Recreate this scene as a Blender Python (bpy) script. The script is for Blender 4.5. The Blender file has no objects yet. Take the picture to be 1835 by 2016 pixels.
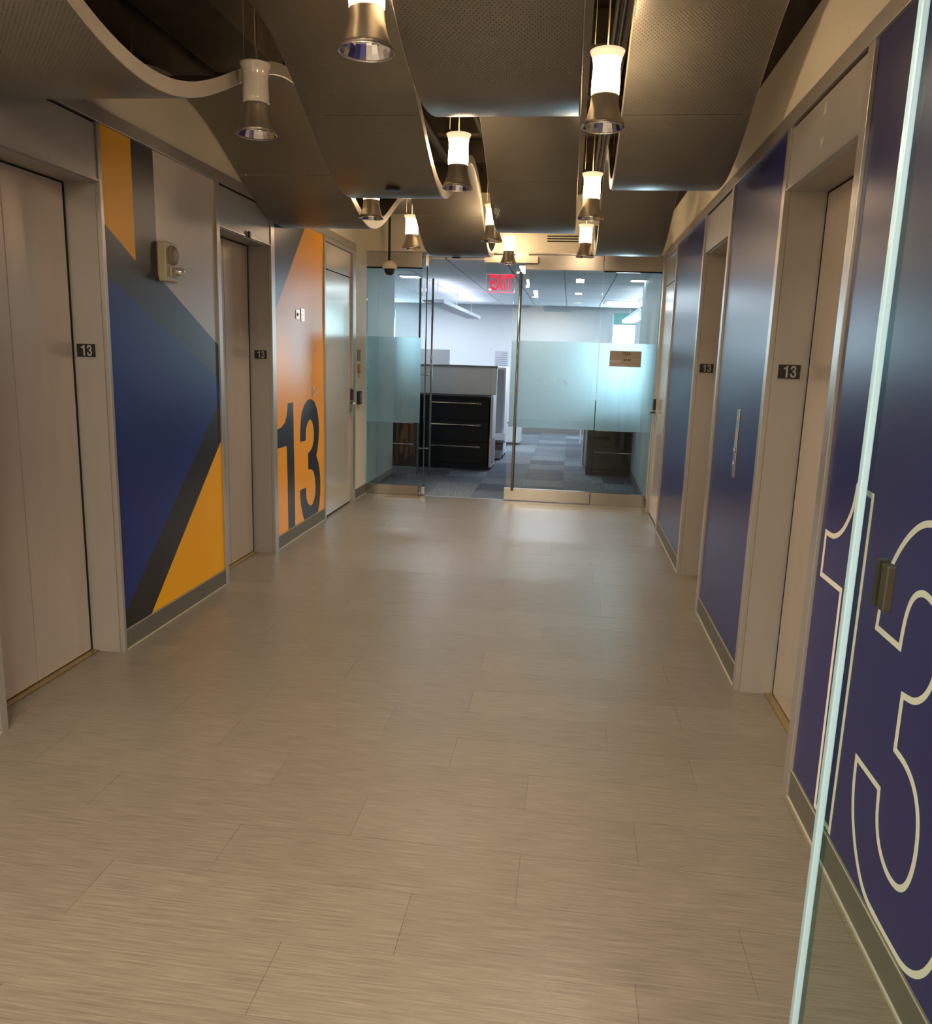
import bpy, bmesh, math, random
from mathutils import Vector, Matrix
random.seed(7)
C = bpy.context.scene.collection
scene = bpy.context.scene

# ---------------------------------------------------------------- camera
W_PX, H_PX = 1835, 2016
F_PX, YAW, PITCH, ROLL, CAM_H = 1572.76, 0.121455, -0.194570, 0.0312505, 1.53
def camera():
    cy, sy, cp, sp = math.cos(YAW), math.sin(YAW), math.cos(PITCH), math.sin(PITCH)
    f = Vector((-sy*cp, cy*cp, sp)); r = Vector((cy, sy, 0)); u = r.cross(f)
    cr, sr = math.cos(ROLL), math.sin(ROLL)
    r2 = cr*r + sr*u; u2 = -sr*r + cr*u
    cd = bpy.data.cameras.new('camera'); co = bpy.data.objects.new('camera', cd); C.objects.link(co)
    cd.sensor_fit = 'VERTICAL'; cd.sensor_height = 24.0; cd.lens = F_PX / H_PX * 24.0
    cd.clip_start = 0.03; cd.clip_end = 200
    m = Matrix((r2, u2, -f)).transposed().to_4x4(); m.translation = Vector((0, 0, CAM_H))
    co.matrix_world = m; scene.camera = co
camera()

# ---------------------------------------------------------------- world, big lights, exposure
world = bpy.data.worlds.new('world'); scene.world = world; world.use_nodes = True
bg = world.node_tree.nodes['Background']; bg.inputs[0].default_value = (0.62, 0.86, 1.0, 1); bg.inputs[1].default_value = 7.0
vs = scene.view_settings; vs.view_transform = 'Standard'; vs.look = 'None'; vs.gamma = 1.0; vs.use_curve_mapping = False
vs.exposure = 0.14

XL, XR = -2.16, 0.87          # corridor wall faces
YG = 8.5                      # glass entrance
WARM = (1.0, 0.85, 0.65); COOL = (0.72, 0.86, 1.0)
LOBBY_SPOT = 60.0; LOBBY_GLOW = 11.0; BACK_PANEL = 5.0; OFFICE_PANEL = 60.0

def area(name, loc, rot, sx, sy, power, col, spread=180):
    l = bpy.data.lights.new(name, 'AREA'); l.shape = 'RECTANGLE'; l.size = sx; l.size_y = sy
    l.energy = power; l.color = col; l.spread = math.radians(spread)
    o = bpy.data.objects.new(name, l); o.location = loc; o.rotation_euler = rot; C.objects.link(o); return o
# recessed ceiling panels of the lobby end behind the camera, office panels, daylight at the office windows
for px_, py_, pw_ in ((-0.65, -0.5, 100), (-0.65, -2.2, 110)):
    area('ceiling_panel_light', (px_, py_, 2.88), (0, 0, 0), 1.1, 0.55, pw_, (1.0, 0.88, 0.72))
for px_, py_ in ((-2.6, 12.6), (-0.4, 12.6), (-2.6, 15.2), (-0.4, 15.2)):
    area('office_panel_light', (px_, py_, 2.49), (0, 0, 0), 1.1, 0.5, 38, (0.84, 0.90, 1.0))
area('window_daylight_right', (1.03, 16.44, 1.7), (math.radians(90), 0, math.radians(180)), 0.46, 1.4, 38, (0.66, 0.88, 1.0))
area('window_daylight_left', (-4.3, 16.44, 1.7), (math.radians(90), 0, math.radians(180)), 1.3, 1.4, 80, (0.66, 0.88, 1.0))

# ---------------------------------------------------------------- materials
def mat(name, col, rough=0.5, metal=0.0, noise=None, bump=None, spec=0.5, coat=0.0, emit=None, rnd=0.0, stretch=(1,1,1)):
    m = bpy.data.materials.new(name); m.use_nodes = True
    nt = m.node_tree; b = nt.nodes['Principled BSDF']
    b.inputs['Base Color'].default_value = (*col, 1); b.inputs['Roughness'].default_value = rough
    b.inputs['Metallic'].default_value = metal; b.inputs['Specular IOR Level'].default_value = spec
    b.inputs['Coat Weight'].default_value = coat; b.inputs['Coat Roughness'].default_value = 0.15
    if emit: b.inputs['Emission Color'].default_value = (*emit[0], 1); b.inputs['Emission Strength'].default_value = emit[1]
    if noise or bump:
        tc = nt.nodes.new('ShaderNodeTexCoord'); mp = nt.nodes.new('ShaderNodeMapping')
        mp.inputs['Scale'].default_value = stretch
        geo = nt.nodes.new('ShaderNodeNewGeometry')
        nt.links.new(geo.outputs['Position'], mp.inputs['Vector'])
        if noise:      # (scale, amount)
            n = nt.nodes.new('ShaderNodeTexNoise'); n.inputs['Scale'].default_value = noise[0]; n.inputs['Detail'].default_value = 5
            nt.links.new(mp.outputs[0], n.inputs['Vector'])
            mr = nt.nodes.new('ShaderNodeMapRange'); mr.inputs[1].default_value = 0.25; mr.inputs[2].default_value = 0.75
            mr.inputs[3].default_value = 1 - noise[1]; mr.inputs[4].default_value = 1 + noise[1]
            nt.links.new(n.outputs[0], mr.inputs[0])
            last = mr.outputs[0]
            if rnd:
                oi = nt.nodes.new('ShaderNodeObjectInfo'); m2 = nt.nodes.new('ShaderNodeMapRange')
                m2.inputs[3].default_value = 1 - rnd; m2.inputs[4].default_value = 1 + rnd
                nt.links.new(oi.outputs['Random'], m2.inputs[0])
                mu = nt.nodes.new('ShaderNodeMath'); mu.operation = 'MULTIPLY'
                nt.links.new(last, mu.inputs[0]); nt.links.new(m2.outputs[0], mu.inputs[1]); last = mu.outputs[0]
            vm = nt.nodes.new('ShaderNodeVectorMath'); vm.operation = 'SCALE'
            vm.inputs[0].default_value = col; nt.links.new(last, vm.inputs['Scale'])
            nt.links.new(vm.outputs[0], b.inputs['Base Color'])
        if bump:       # (scale, strength)
            n2 = nt.nodes.new('ShaderNodeTexNoise'); n2.inputs['Scale'].default_value = bump[0]; n2.inputs['Detail'].default_value = 3
            nt.links.new(mp.outputs[0], n2.inputs['Vector'])
            bp = nt.nodes.new('ShaderNodeBump'); bp.inputs['Strength'].default_value = bump[1]; bp.inputs['Distance'].default_value = 0.004
            nt.links.new(n2.outputs[0], bp.inputs['Height']); nt.links.new(bp.outputs[0], b.inputs['Normal'])
    return m

M = {}
M['cream'] = mat('cream_paint', (0.76, 0.69, 0.54), 0.55, noise=(60, 0.03), bump=(220, 0.05))
M['office_wall'] = mat('office_wall_paint', (0.60, 0.62, 0.64), 0.7, noise=(8, 0.02))
M['return_wall'] = mat('teal_grey_paint', (0.42, 0.52, 0.50), 0.5, noise=(8, 0.02))
M['frame'] = mat('satin_frame_metal', (0.47, 0.44, 0.40), 0.32, 0.55, noise=(30, 0.03))
M['reveal'] = mat('satin_reveal_metal', (0.40, 0.375, 0.335), 0.40, 0.35, noise=(25, 0.03), stretch=(1, 1, .2))
M['leaf'] = mat('elevator_leaf_metal', (0.58, 0.51, 0.45), 0.28, 0.30, noise=(12, 0.04), stretch=(1, 1, .15))
M['door'] = mat('painted_steel_door', (0.60, 0.55, 0.47), 0.20, 0.15, noise=(10, 0.02), coat=0.3)
M['blue'] = mat('navy_blue_film', (0.020, 0.020, 0.135), 0.30, 0.0, noise=(5, 0.06), spec=0.42)
M['blue_l'] = mat('royal_blue_film', (0.012, 0.028, 0.21), 0.36, 0.0, noise=(5, 0.06), spec=0.36)
M['charcoal'] = mat('charcoal_film', (0.020, 0.017, 0.016), 0.34, 0.0, noise=(6, 0.06), spec=0.42)
M['slate'] = mat('slate_film', (0.024, 0.028, 0.044), 0.30, 0.0, noise=(6, 0.06), spec=0.55)
M['yellow'] = mat('amber_film', (1.0, 0.47, 0.006), 0.42, 0.0, noise=(6, 0.02), spec=0.3)
M['orange'] = mat('orange_film', (1.0, 0.42, 0.010), 0.30, 0.0, noise=(6, 0.02), spec=0.4)
M['white_film'] = mat('pale_film', (0.56, 0.50, 0.44), 0.34, 0.0, noise=(6, 0.02), spec=0.5)
M['white_line'] = mat('ivory_vinyl', (0.93, 0.90, 0.78), 0.45)
M['base'] = mat('rubber_base', (0.135, 0.125, 0.10), 0.5, noise=(50, 0.05))
M['base_line'] = mat('sealant_bead', (0.42, 0.38, 0.30), 0.5)
M['plank'] = mat('vinyl_plank', (0.170, 0.143, 0.108), 0.29, 0.0, noise=(7, 0.30), bump=(22, 0.14), spec=0.4, rnd=0.05, stretch=(0.9, 26, 1))
M['subfloor'] = mat('subfloor', (0.13, 0.10, 0.07), 0.8)
M['carpet_a'] = mat('slate_blue_carpet', (0.105, 0.125, 0.155), 0.95, noise=(9, 0.38), bump=(300, 0.5), spec=0.1, rnd=0.22, stretch=(0.5, 5, 1))
M['carpet_b'] = mat('pale_grey_carpet', (0.165, 0.185, 0.215), 0.95, noise=(9, 0.32), bump=(300, 0.5), spec=0.1, rnd=0.2, stretch=(6, 0.6, 1))
M['steel'] = mat('brushed_steel', (0.48, 0.45, 0.40), 0.16, 0.95, noise=(40, 0.05), stretch=(.2, 1, 6))
M['chrome'] = mat('bright_chrome', (0.80, 0.80, 0.80), 0.10, 1.0)
M['brass'] = mat('brass_sill', (0.40, 0.30, 0.15), 0.4, 0.8, noise=(30, 0.1))
M['black'] = mat('black_plastic', (0.012, 0.012, 0.013), 0.4)
M['sign_black'] = mat('black_sign_face', (0.006, 0.006, 0.006), 0.45)
M['sign_grey'] = mat('raised_grey_digits', (0.34, 0.34, 0.33), 0.5)
M['sign_edge'] = mat('sign_border', (0.36, 0.34, 0.30), 0.5)
M['joint'] = mat('dark_joint', (0.006, 0.005, 0.004), 0.9)
M['lamp_metal'] = mat('lamp_cone_metal', (0.36, 0.32, 0.26), 0.33, 0.7, noise=(60, 0.04))
M['opal'] = mat('unlit_opal_glass', (0.68, 0.63, 0.55), 0.12, 0.0, coat=0.5)
M['wire'] = mat('steel_wire', (0.38, 0.32, 0.22), 0.4, 0.8)
M['deck'] = mat('dark_deck', (0.050, 0.040, 0.024), 0.9, noise=(3, 0.4))
M['duct'] = mat('plenum_duct', (0.09, 0.072, 0.045), 0.7, noise=(5, 0.3))
M['pipe'] = mat('dark_pipe', (0.016, 0.014, 0.011), 0.6)
M['tile'] = mat('office_ceiling_tile', (0.68, 0.68, 0.71), 0.8, noise=(90, 0.05), bump=(150, 0.2))
M['grid'] = mat('ceiling_grid', (0.40, 0.42, 0.44), 0.5)
M['white'] = mat('white_laminate', (0.72, 0.74, 0.77), 0.4, noise=(6, 0.02))
M['grey_cap'] = mat('grey_trim', (0.20, 0.20, 0.21), 0.4)
M['grey_mid'] = mat('grey_side_panel', (0.26, 0.27, 0.28), 0.5)
M['cabinet'] = mat('black_cabinet_steel', (0.008, 0.012, 0.016), 0.5, 0.0, noise=(30, 0.1), spec=0.2)
M['maroon'] = mat('brown_red_wood', (0.10, 0.035, 0.03), 0.5, noise=(8, 0.3), stretch=(6, 6, .6))
M['paper'] = mat('printed_notice', (0.44, 0.45, 0.50), 0.7)
M['ink'] = mat('dark_ink', (0.05, 0.05, 0.06), 0.7)
M['plaque'] = mat('bronze_grey_plaque', (0.55, 0.50, 0.43), 0.4, 0.0)
M['ivory'] = mat('ivory_plastic', (0.50, 0.44, 0.29), 0.4)
M['ivory_dk'] = mat('ivory_grille', (0.27, 0.23, 0.13), 0.6)
M['clear'] = mat('strobe_lens', (0.75, 0.72, 0.70), 0.08, 0.6)
M['red'] = mat('lit_red_letters', (0.8, 0.01, 0.03), 0.4, emit=((0.9, 0.006, 0.05), 0.85))
M['red_dim'] = mat('lit_red_edge', (0.7, 0.02, 0.05), 0.4, emit=((1.0, 0.10, 0.16), 1.0))
M['blind'] = mat('teal_roller_blind', (0.22, 0.52, 0.48), 0.7, emit=None)
M['terracotta'] = mat('copper_brown_plastic', (0.40, 0.17, 0.07), 0.5)
M['light_panel'] = mat('lit_diffuser', (0.9, 0.9, 0.9), 0.5, emit=((0.86, 0.93, 1.0), 7.0))
M['light_soft'] = mat('lit_diffuser_soft', (0.9, 0.9, 0.9), 0.5, emit=((0.88, 0.94, 1.0), 3.2))
M['light_warm'] = mat('lit_diffuser_warm', (0.9, 0.85, 0.7), 0.5, emit=((1.0, 0.80, 0.56), 5.0))
M['pend'] = mat('pale_blue_fixture', (0.62, 0.68, 0.80), 0.4, emit=((0.7, 0.8, 1.0), 0.12))
M['pend_dk'] = mat('fixture_underside_shade', (0.20, 0.20, 0.24), 0.4)  # dark tone paints the shade under the uplight fixtures

def glass_mat(name, tint, refl=1.0, haze=0.0):
    m = bpy.data.materials.new(name); m.use_nodes = True; nt = m.node_tree; nt.nodes.clear()
    out = nt.nodes.new('ShaderNodeOutputMaterial'); tr = nt.nodes.new('ShaderNodeBsdfTransparent'); gl = nt.nodes.new('ShaderNodeBsdfGlossy')
    tr.inputs[0].default_value = (*tint, 1); gl.inputs['Roughness'].default_value = 0.0; gl.inputs[0].default_value = (refl,)*3 + (1,)
    fr = nt.nodes.new('ShaderNodeFresnel'); ge = nt.nodes.new('ShaderNodeNewGeometry')
    ir = nt.nodes.new('ShaderNodeMapRange'); ir.inputs[3].default_value = 1.5; ir.inputs[4].default_value = 1/1.5   # thin pane: same reflectance from both sides
    nt.links.new(ge.outputs['Backfacing'], ir.inputs[0]); nt.links.new(ir.outputs[0], fr.inputs[0])
    mx = nt.nodes.new('ShaderNodeMixShader'); nt.links.new(fr.outputs[0], mx.inputs[0]); nt.links.new(tr.outputs[0], mx.inputs[1]); nt.links.new(gl.outputs[0], mx.inputs[2])
    nt.links.new(mx.outputs[0], out.inputs[0]); return m
M['glass'] = glass_mat('clear_door_glass', (0.91, 0.96, 0.955), 0.75)
M['glass_near'] = glass_mat('near_door_glass', (0.86, 0.92, 0.90))
M['glass_edge'] = mat('polished_glass_edge', (0.34, 0.52, 0.60), 0.2, 0.0, spec=0.5)  # pale cyan stands in for daylight piped through the near pane to its edge
M['edge_dark'] = glass_mat('edge_refraction_tint', (0.62, 0.78, 0.78))  # darker tint paints the refraction band inside the near glass edge
M['catch'] = mat('olive_black_catch', (0.03, 0.028, 0.015), 0.4)

gm = bpy.data.materials.new('faint_etched_letters'); gm.use_nodes = True; gn = gm.node_tree; gb = gn.nodes['Principled BSDF']
gb.inputs['Base Color'].default_value = (.85, .9, .9, 1); gb.inputs['Alpha'].default_value = 0.16; M['ghost'] = gm
def frost_mat():
    m = bpy.data.materials.new('frosted_film'); m.use_nodes = True; nt = m.node_tree; nt.nodes.clear()
    out = nt.nodes.new('ShaderNodeOutputMaterial')
    tl = nt.nodes.new('ShaderNodeBsdfTranslucent'); tl.inputs[0].default_value = (0.78, 0.90, 0.92, 1)
    df = nt.nodes.new('ShaderNodeBsdfDiffuse'); df.inputs[0].default_value = (0.62, 0.72, 0.72, 1)
    tr = nt.nodes.new('ShaderNodeBsdfTransparent'); tr.inputs[0].default_value = (0.80, 0.92, 0.95, 1)
    rf = nt.nodes.new('ShaderNodeBsdfRefraction'); rf.inputs['Color'].default_value = (0.86, 0.97, 1.0, 1); rf.inputs['Roughness'].default_value = 0.55; rf.inputs['IOR'].default_value = 1.3
    m0_ = nt.nodes.new('ShaderNodeMixShader'); m0_.inputs[0].default_value = 0.62
    nt.links.new(tl.outputs[0], m0_.inputs[1]); nt.links.new(rf.outputs[0], m0_.inputs[2])
    m1 = nt.nodes.new('ShaderNodeMixShader'); m1.inputs[0].default_value = 0.16
    nt.links.new(m0_.outputs[0], m1.inputs[1]); nt.links.new(df.outputs[0], m1.inputs[2])
    m2 = nt.nodes.new('ShaderNodeMixShader'); m2.inputs[0].default_value = 0.14
    nt.links.new(m1.outputs[0], m2.inputs[1]); nt.links.new(tr.outputs[0], m2.inputs[2])
    nt.links.new(m2.outputs[0], out.inputs[0]); return m
M['frost'] = frost_mat()

def perf_mat():   # satin taupe metal with fine round perforations
    m = mat('perforated_taupe_metal', (0.235, 0.215, 0.175), 0.36, 0.30, noise=(4, 0.06))
    nt = m.node_tree; b = nt.nodes['Principled BSDF']; out = [n for n in nt.nodes if n.type == 'OUTPUT_MATERIAL'][0]
    geo = nt.nodes.new('ShaderNodeNewGeometry'); sx = nt.nodes.new('ShaderNodeSeparateXYZ'); nt.links.new(geo.outputs['Position'], sx.inputs[0])
    P = 0.0165
    def frac(sock, off):
        a = nt.nodes.new('ShaderNodeMath'); a.operation = 'MULTIPLY_ADD'; a.inputs[1].default_value = 1/P; a.inputs[2].default_value = off + 400
        nt.links.new(sock, a.inputs[0]); f = nt.nodes.new('ShaderNodeMath'); f.operation = 'FRACT'; nt.links.new(a.outputs[0], f.inputs[0])
        s = nt.nodes.new('ShaderNodeMath'); s.operation = 'SUBTRACT'; s.inputs[1].default_value = 0.5; nt.links.new(f.outputs[0], s.inputs[0]); return s.outputs[0]
    def dist(off):
        x = frac(sx.outputs[0], off); y = frac(sx.outputs[1], off)
        cb = nt.nodes.new('ShaderNodeCombineXYZ'); nt.links.new(x, cb.inputs[0]); nt.links.new(y, cb.inputs[1])
        l = nt.nodes.new('ShaderNodeVectorMath'); l.operation = 'LENGTH'; nt.links.new(cb.outputs[0], l.inputs[0]); return l.outputs['Value']
    mn = nt.nodes.new('ShaderNodeMath'); mn.operation = 'MINIMUM'; nt.links.new(dist(0), mn.inputs[0]); nt.links.new(dist(0.5), mn.inputs[1])
    lt = nt.nodes.new('ShaderNodeMath'); lt.operation = 'LESS_THAN'; lt.inputs[1].default_value = 0.115; nt.links.new(mn.outputs[0], lt.inputs[0])
    tr = nt.nodes.new('ShaderNodeBsdfTransparent'); mx = nt.nodes.new('ShaderNodeMixShader')
    nt.links.new(lt.outputs[0], mx.inputs[0]); nt.links.new(b.outputs[0], mx.inputs[1]); nt.links.new(tr.outputs[0], mx.inputs[2]); nt.links.new(mx.outputs[0], out.inputs[0])
    return m
M['perf'] = perf_mat()
M['fascia'] = mat('pale_fascia_metal', (0.56, 0.51, 0.42), 0.45, 0.1)

def lamp_glow():   # opal glass: bright where the bulb sits, softer orange at the flared top
    m = mat('lit_opal_glass', (0.8, 0.7, 0.5), 0.25); nt = m.node_tree; b = nt.nodes['Principled BSDF']
    tc = nt.nodes.new('ShaderNodeTexCoord'); s = nt.nodes.new('ShaderNodeSeparateXYZ'); nt.links.new(tc.outputs['Object'], s.inputs[0])
    mr = nt.nodes.new('ShaderNodeMapRange'); mr.interpolation_type = 'SMOOTHSTEP'
    mr.inputs[1].default_value = 0.215; mr.inputs[2].default_value = 0.25; mr.inputs[3].default_value = 42.0; mr.inputs[4].default_value = 0.8
    nt.links.new(s.outputs[2], mr.inputs[0]); nt.links.new(mr.outputs[0], b.inputs['Emission Strength'])
    b.inputs['Emission Color'].default_value = (1.0, 0.72, 0.44, 1); return m
M['glow'] = lamp_glow()

# ---------------------------------------------------------------- geometry helpers
ORG = {}
def box(bm, x0, x1, y0, y1, z0, z1, mi=0):
    if x0 > x1: x0, x1 = x1, x0
    if y0 > y1: y0, y1 = y1, y0
    if z0 > z1: z0, z1 = z1, z0
    v = [bm.verts.new(p) for p in ((x0,y0,z0),(x1,y0,z0),(x1,y1,z0),(x0,y1,z0),(x0,y0,z1),(x1,y0,z1),(x1,y1,z1),(x0,y1,z1))]
    for q in ((0,3,2,1),(4,5,6,7),(0,1,5,4),(1,2,6,5),(2,3,7,6),(3,0,4,7)):
        bm.faces.new([v[i] for i in q]).material_index = mi
def prism(bm, pts, axis, a, b, mi=0):
    """polygon pts (2-D) extruded along axis between a and b"""
    def P(p, t):
        if axis == 'x': return (t, p[0], p[1])
        if axis == 'y': return (p[0], t, p[1])
        return (p[0], p[1], t)
    lo = [bm.verts.new(P(p, a)) for p in pts]; hi = [bm.verts.new(P(p, b)) for p in pts]
    n = len(pts)
    bm.faces.new(lo).material_index = mi; bm.faces.new(hi[::-1]).material_index = mi
    for i in range(n): bm.faces.new((lo[i], lo[(i+1) % n], hi[(i+1) % n], hi[i])).material_index = mi
def tube(bm, pts, r, seg=10, mi=0):
    rings = []
    pts = [Vector(p) for p in pts]
    for i, p in enumerate(pts):
        d = (pts[min(i+1, len(pts)-1)] - pts[max(i-1, 0)]).normalized()
        a = d.orthogonal().normalized() if abs(d.z) < 0.99 else Vector((1, 0, 0)); b = d.cross(a).normalized(); a = b.cross(d)
        rings.append([bm.verts.new(p + r*(math.cos(2*math.pi*k/seg)*a + math.sin(2*math.pi*k/seg)*b)) for k in range(seg)])
    for i in range(len(rings)-1):
        for k in range(seg):
            f = bm.faces.new((rings[i][k], rings[i][(k+1) % seg], rings[i+1][(k+1) % seg], rings[i+1][k])); f.material_index = mi; f.smooth = True
    bm.faces.new(rings[0][::-1]).material_index = mi; bm.faces.new(rings[-1]).material_index = mi
def lathe(bm, prof, c=(0,0,0), seg=32, mi=0, closed=False, axis='z'):
    rings = []
    for r, z in prof:
        ring = []
        for k in range(seg):
            a = 2*math.pi*k/seg; q = (r*math.cos(a), r*math.sin(a), z)
            if axis == 'y': q = (q[0], q[2], q[1])
            if axis == 'x': q = (q[2], q[0], q[1])
            ring.append(bm.verts.new((c[0]+q[0], c[1]+q[1], c[2]+q[2])))
        rings.append(ring)
    n = len(rings)
    for i in range(n if closed else n-1):
        for k in range(seg):
            f = bm.faces.new((rings[i][k], rings[i][(k+1) % seg], rings[(i+1) % n][(k+1) % seg], rings[(i+1) % n][k])); f.material_index = mi; f.smooth = True
    if not closed:
        if prof[0][0] > 1e-4: bm.faces.new(rings[0][::-1]).material_index = mi
        if prof[-1][0] > 1e-4: bm.faces.new(rings[-1]).material_index = mi
def emit(name, bm, mats, parent=None, loc=None, bevel=0.0):
    """bm is in world coordinates; links it as ONE mesh object, relative to its parent"""
    if bevel:
        bmesh.ops.bevel(bm, geom=[e for e in bm.edges], offset=bevel, segments=2, affect='EDGES', profile=0.6, clamp_overlap=True)
    bmesh.ops.recalc_face_normals(bm, faces=bm.faces)
    po = ORG.get(parent.name, Vector((0,0,0))) if parent else Vector((0,0,0))
    if loc is None:
        loc = po if parent else Vector((0,0,0))
    loc = Vector(loc)
    bmesh.ops.translate(bm, verts=bm.verts, vec=-loc)
    me = bpy.data.meshes.new(name); bm.to_mesh(me); bm.free()
    for m in (mats if isinstance(mats, (list, tuple)) else [mats]): me.materials.append(m)
    o = bpy.data.objects.new(name, me); C.objects.link(o)
    if parent: o.parent = parent
    o.location = loc - po; ORG[o.name] = loc
    return o
def tag(o, label, cat, group=None, kind=None):
    if label: o['label'] = label
    if cat: o['category'] = cat
    if group: o['group'] = group
    if kind: o['kind'] = kind
    return o
def thing(name, label, cat, loc, group=None):
    o = bpy.data.objects.new(name, None); C.objects.link(o); o.location = loc; o.empty_display_size = .05
    ORG[o.name] = Vector(loc); return tag(o, label, cat, group)
def part(name, parent, mats, *boxes, bevel=0.0):
    bm = bmesh.new()
    for b in boxes: box(bm, *b)
    return emit(name, bm, mats, parent, bevel=bevel)
def struct(name, mats, *boxes, bevel=0.0):
    o = part(name, None, mats, *boxes, bevel=bevel); o['kind'] = 'structure'; return o
def sx(side, d):           # distance d out of the wall, into the corridor
    return XL + d if side == 'L' else XR - d
def sb(side, d0, d1, y0, y1, z0, z1):
    return (sx(side, d0), sx(side, d1), y0, y1, z0, z1)
def text(name, s, size, origin, right, up, m, parent, thick=0.0008, bold=0.0, sxx=1.0, align='CENTER'):
    cu = bpy.data.curves.new('t', 'FONT'); cu.body = s; cu.size = 1.0; cu.align_x = align; cu.align_y = 'CENTER'
    cu.extrude = 0.5; cu.offset = bold; cu.resolution_u = 6
    to = bpy.data.objects.new('t', cu); C.objects.link(to)
    bpy.context.view_layer.update()
    me = bpy.data.meshes.new_from_object(to.evaluated_get(bpy.context.evaluated_depsgraph_get()))
    bpy.data.objects.remove(to); bpy.data.curves.remove(cu)
    right, up = Vector(right), Vector(up); n = right.cross(up)
    if align == 'CENTER':
        ys = [v.co.y for v in me.vertices]; yc = (min(ys) + max(ys))/2
        xs = [v.co.x for v in me.vertices]; xc = (min(xs) + max(xs))/2
    else: yc = xc = 0
    bm = bmesh.new(); bm.from_mesh(me); bpy.data.meshes.remove(me)
    for v in bm.verts:
        c = v.co; v.co = Vector(origin) + right*((c.x-xc)*size*sxx) + up*((c.y-yc)*size) + n*((c.z+0.5)*thick)
    return emit(name, bm, m, parent)

# ---------------------------------------------------------------- floor
floor = struct('floor', M['subfloor'], (-2.5, 1.2, -3.2, YG, -0.06, -0.0035))
ROW, LEN = 0.2425, 0.915
y = -3.0; i = 0; g = 0.0004
y0_ref = 1.775
row = math.floor((-3.1 - y0_ref)/ROW)
shift = {0: -0.37, 1: -0.07, 2: -0.62, 3: -0.07, 4: -0.37, 5: -0.68, 6: -0.36, 7: -0.07, 8: -0.36, 9: -0.66, 10: -0.07, 11: -0.37, 12: -0.64, 13: -0.64}
full = None
while True:
    ya = y0_ref + row*ROW; yb = ya + ROW
    if ya >= YG - 0.05: break
    ya2, yb2 = max(ya, -3.1), min(yb, YG - 0.02)
    s = shift.get(row, random.choice((-0.07, -0.37, -0.67)))
    k0 = math.floor((-2.33 - s)/LEN)
    for k in range(k0, k0 + 7):
        xa = s + k*LEN; xb = xa + LEN
        lim0, lim1 = -2.32, 1.02
        if xb < lim0 + .02 or xa > lim1 - .02: continue
        xa2, xb2 = max(xa, lim0), min(xb, lim1)
        if full is not None and xa2 == xa and xb2 == xb and ya2 == ya and yb2 == yb:
            o = full.copy(); C.objects.link(o); o.location = ((xa+xb)/2, (ya+yb)/2, -.0002); o.rotation_euler = (random.uniform(-.0022, .0022), random.uniform(-.0004, .0004), 0); continue
        bm = bmesh.new(); z = 0.0
        box(bm, xa2+g, xb2-g, ya2+g, yb2-g, -0.003, 0)
        o = emit('plank', bm, M['plank'], floor, loc=((xa2+xb2)/2, (ya2+yb2)/2, 0))
        if xa2 == xa and xb2 == xb and ya2 == ya and yb2 == yb and full is None: full = o
    row += 1

# ---------------------------------------------------------------- walls of the lift lobby
LZ, HZ = 0.0, 2.25            # opening height
TOPZ = 2.885
REC = 0.16
lifts = {'A': ('L', 2.72, 3.58), 'B': ('L', 4.85, 5.70), 'C': ('R', 4.94, 5.80), 'D': ('R', 2.82, 3.70)}
doors = {'L': (7.00, 7.90), 'R': (7.33, 8.20)}
TH = 0.30
def wall(side, name):
    ops = sorted([(a, b, HZ) for (s, a, b) in lifts.values() if s == side] + [(doors[side][0], doors[side][1], 2.49)])
    bx = []; y = -3.2
    for a, b, h in ops:
        bx.append(sb(side, -TH, -0.012, y, a - 0.005, 0, TOPZ)); bx.append(sb(side, -TH, -0.012, a - .005, b + .005, h + .005, TOPZ)); y = b + .005
    bx.append(sb(side, -TH, -0.012, y, YG - .03, 0, TOPZ))
    return struct(name, M['cream'], *bx)
wl = wall('L', 'wall_left'); wr = wall('R', 'wall_right')
# cream lining above the rail and beside the service doors, flush with the panels
for side, p in (('L', wl), ('R', wr)):
    d1 = doors[side][1] + (0.11 if side == 'L' else 0.10)
    part('plaster_lining', p, M['cream'], sb(side, -0.012, 0, -3.2, YG - .03, 2.565, TOPZ), sb(side, -0.012, 0, d1, YG - .03, 0.0, 2.565))
struct('wall_back', M['cream'], (-2.5, 1.2, -3.3, -3.2, 0, TOPZ))
struct('wall_end', M['cream'], (-2.46, 1.17, YG - .03, YG + .08, 2.56, TOPZ + .25))
# vent in the end wall over the glass
ve = thing('air_vent', 'slotted air grille in the cream wall above the glass entrance', 'vent', (-.14, YG - .03, 2.70))
part('frame', ve, M['cream'], (-.31, .03, YG - .036, YG - .0305, 2.655, 2.745))
for k in range(3):
    zc = 2.675 + k*.025
    part('slot', ve, M['joint'], (-.295, .015, YG - .0385, YG - .0365, zc - .006, zc + .006))

# baseboards
def base(side, name, segs):
    o = None
    for a, b in segs:
        if o is None:
            o = part(name, None, M['base'], *[sb(side, -0.012, 0.006, p, q, 0.0, 0.11) for p, q in segs])
            o['kind'] = 'structure'
    part('sealant_bead', o, M['base_line'], *[sb(side, 0.006, 0.012, p, q, 0.0005, 0.009) for p, q in segs])
    part('top_lip', o, M['base_line'], *[sb(side, 0.006, 0.008, p, q, 0.106, 0.11) for p, q in segs])
base('L', 'baseboard_left', [(-3.2, 2.68), (3.605, 4.80), (5.775, 6.965), (8.015, YG - .03)])
base('R', 'baseboard_right', [(-3.2, 2.755), (3.755, 4.88), (5.865, 7.27), (8.31, YG - .03)])
# metal rail along the wall tops
def rail(side, name, y1):
    o = struct(name, M['frame'], sb(side, -0.012, 0.014, -3.2, y1, 2.50, 2.565), bevel=0.002)
rail('L', 'trim_1', 8.015); rail('R', 'trim_2', 8.31)

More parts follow.
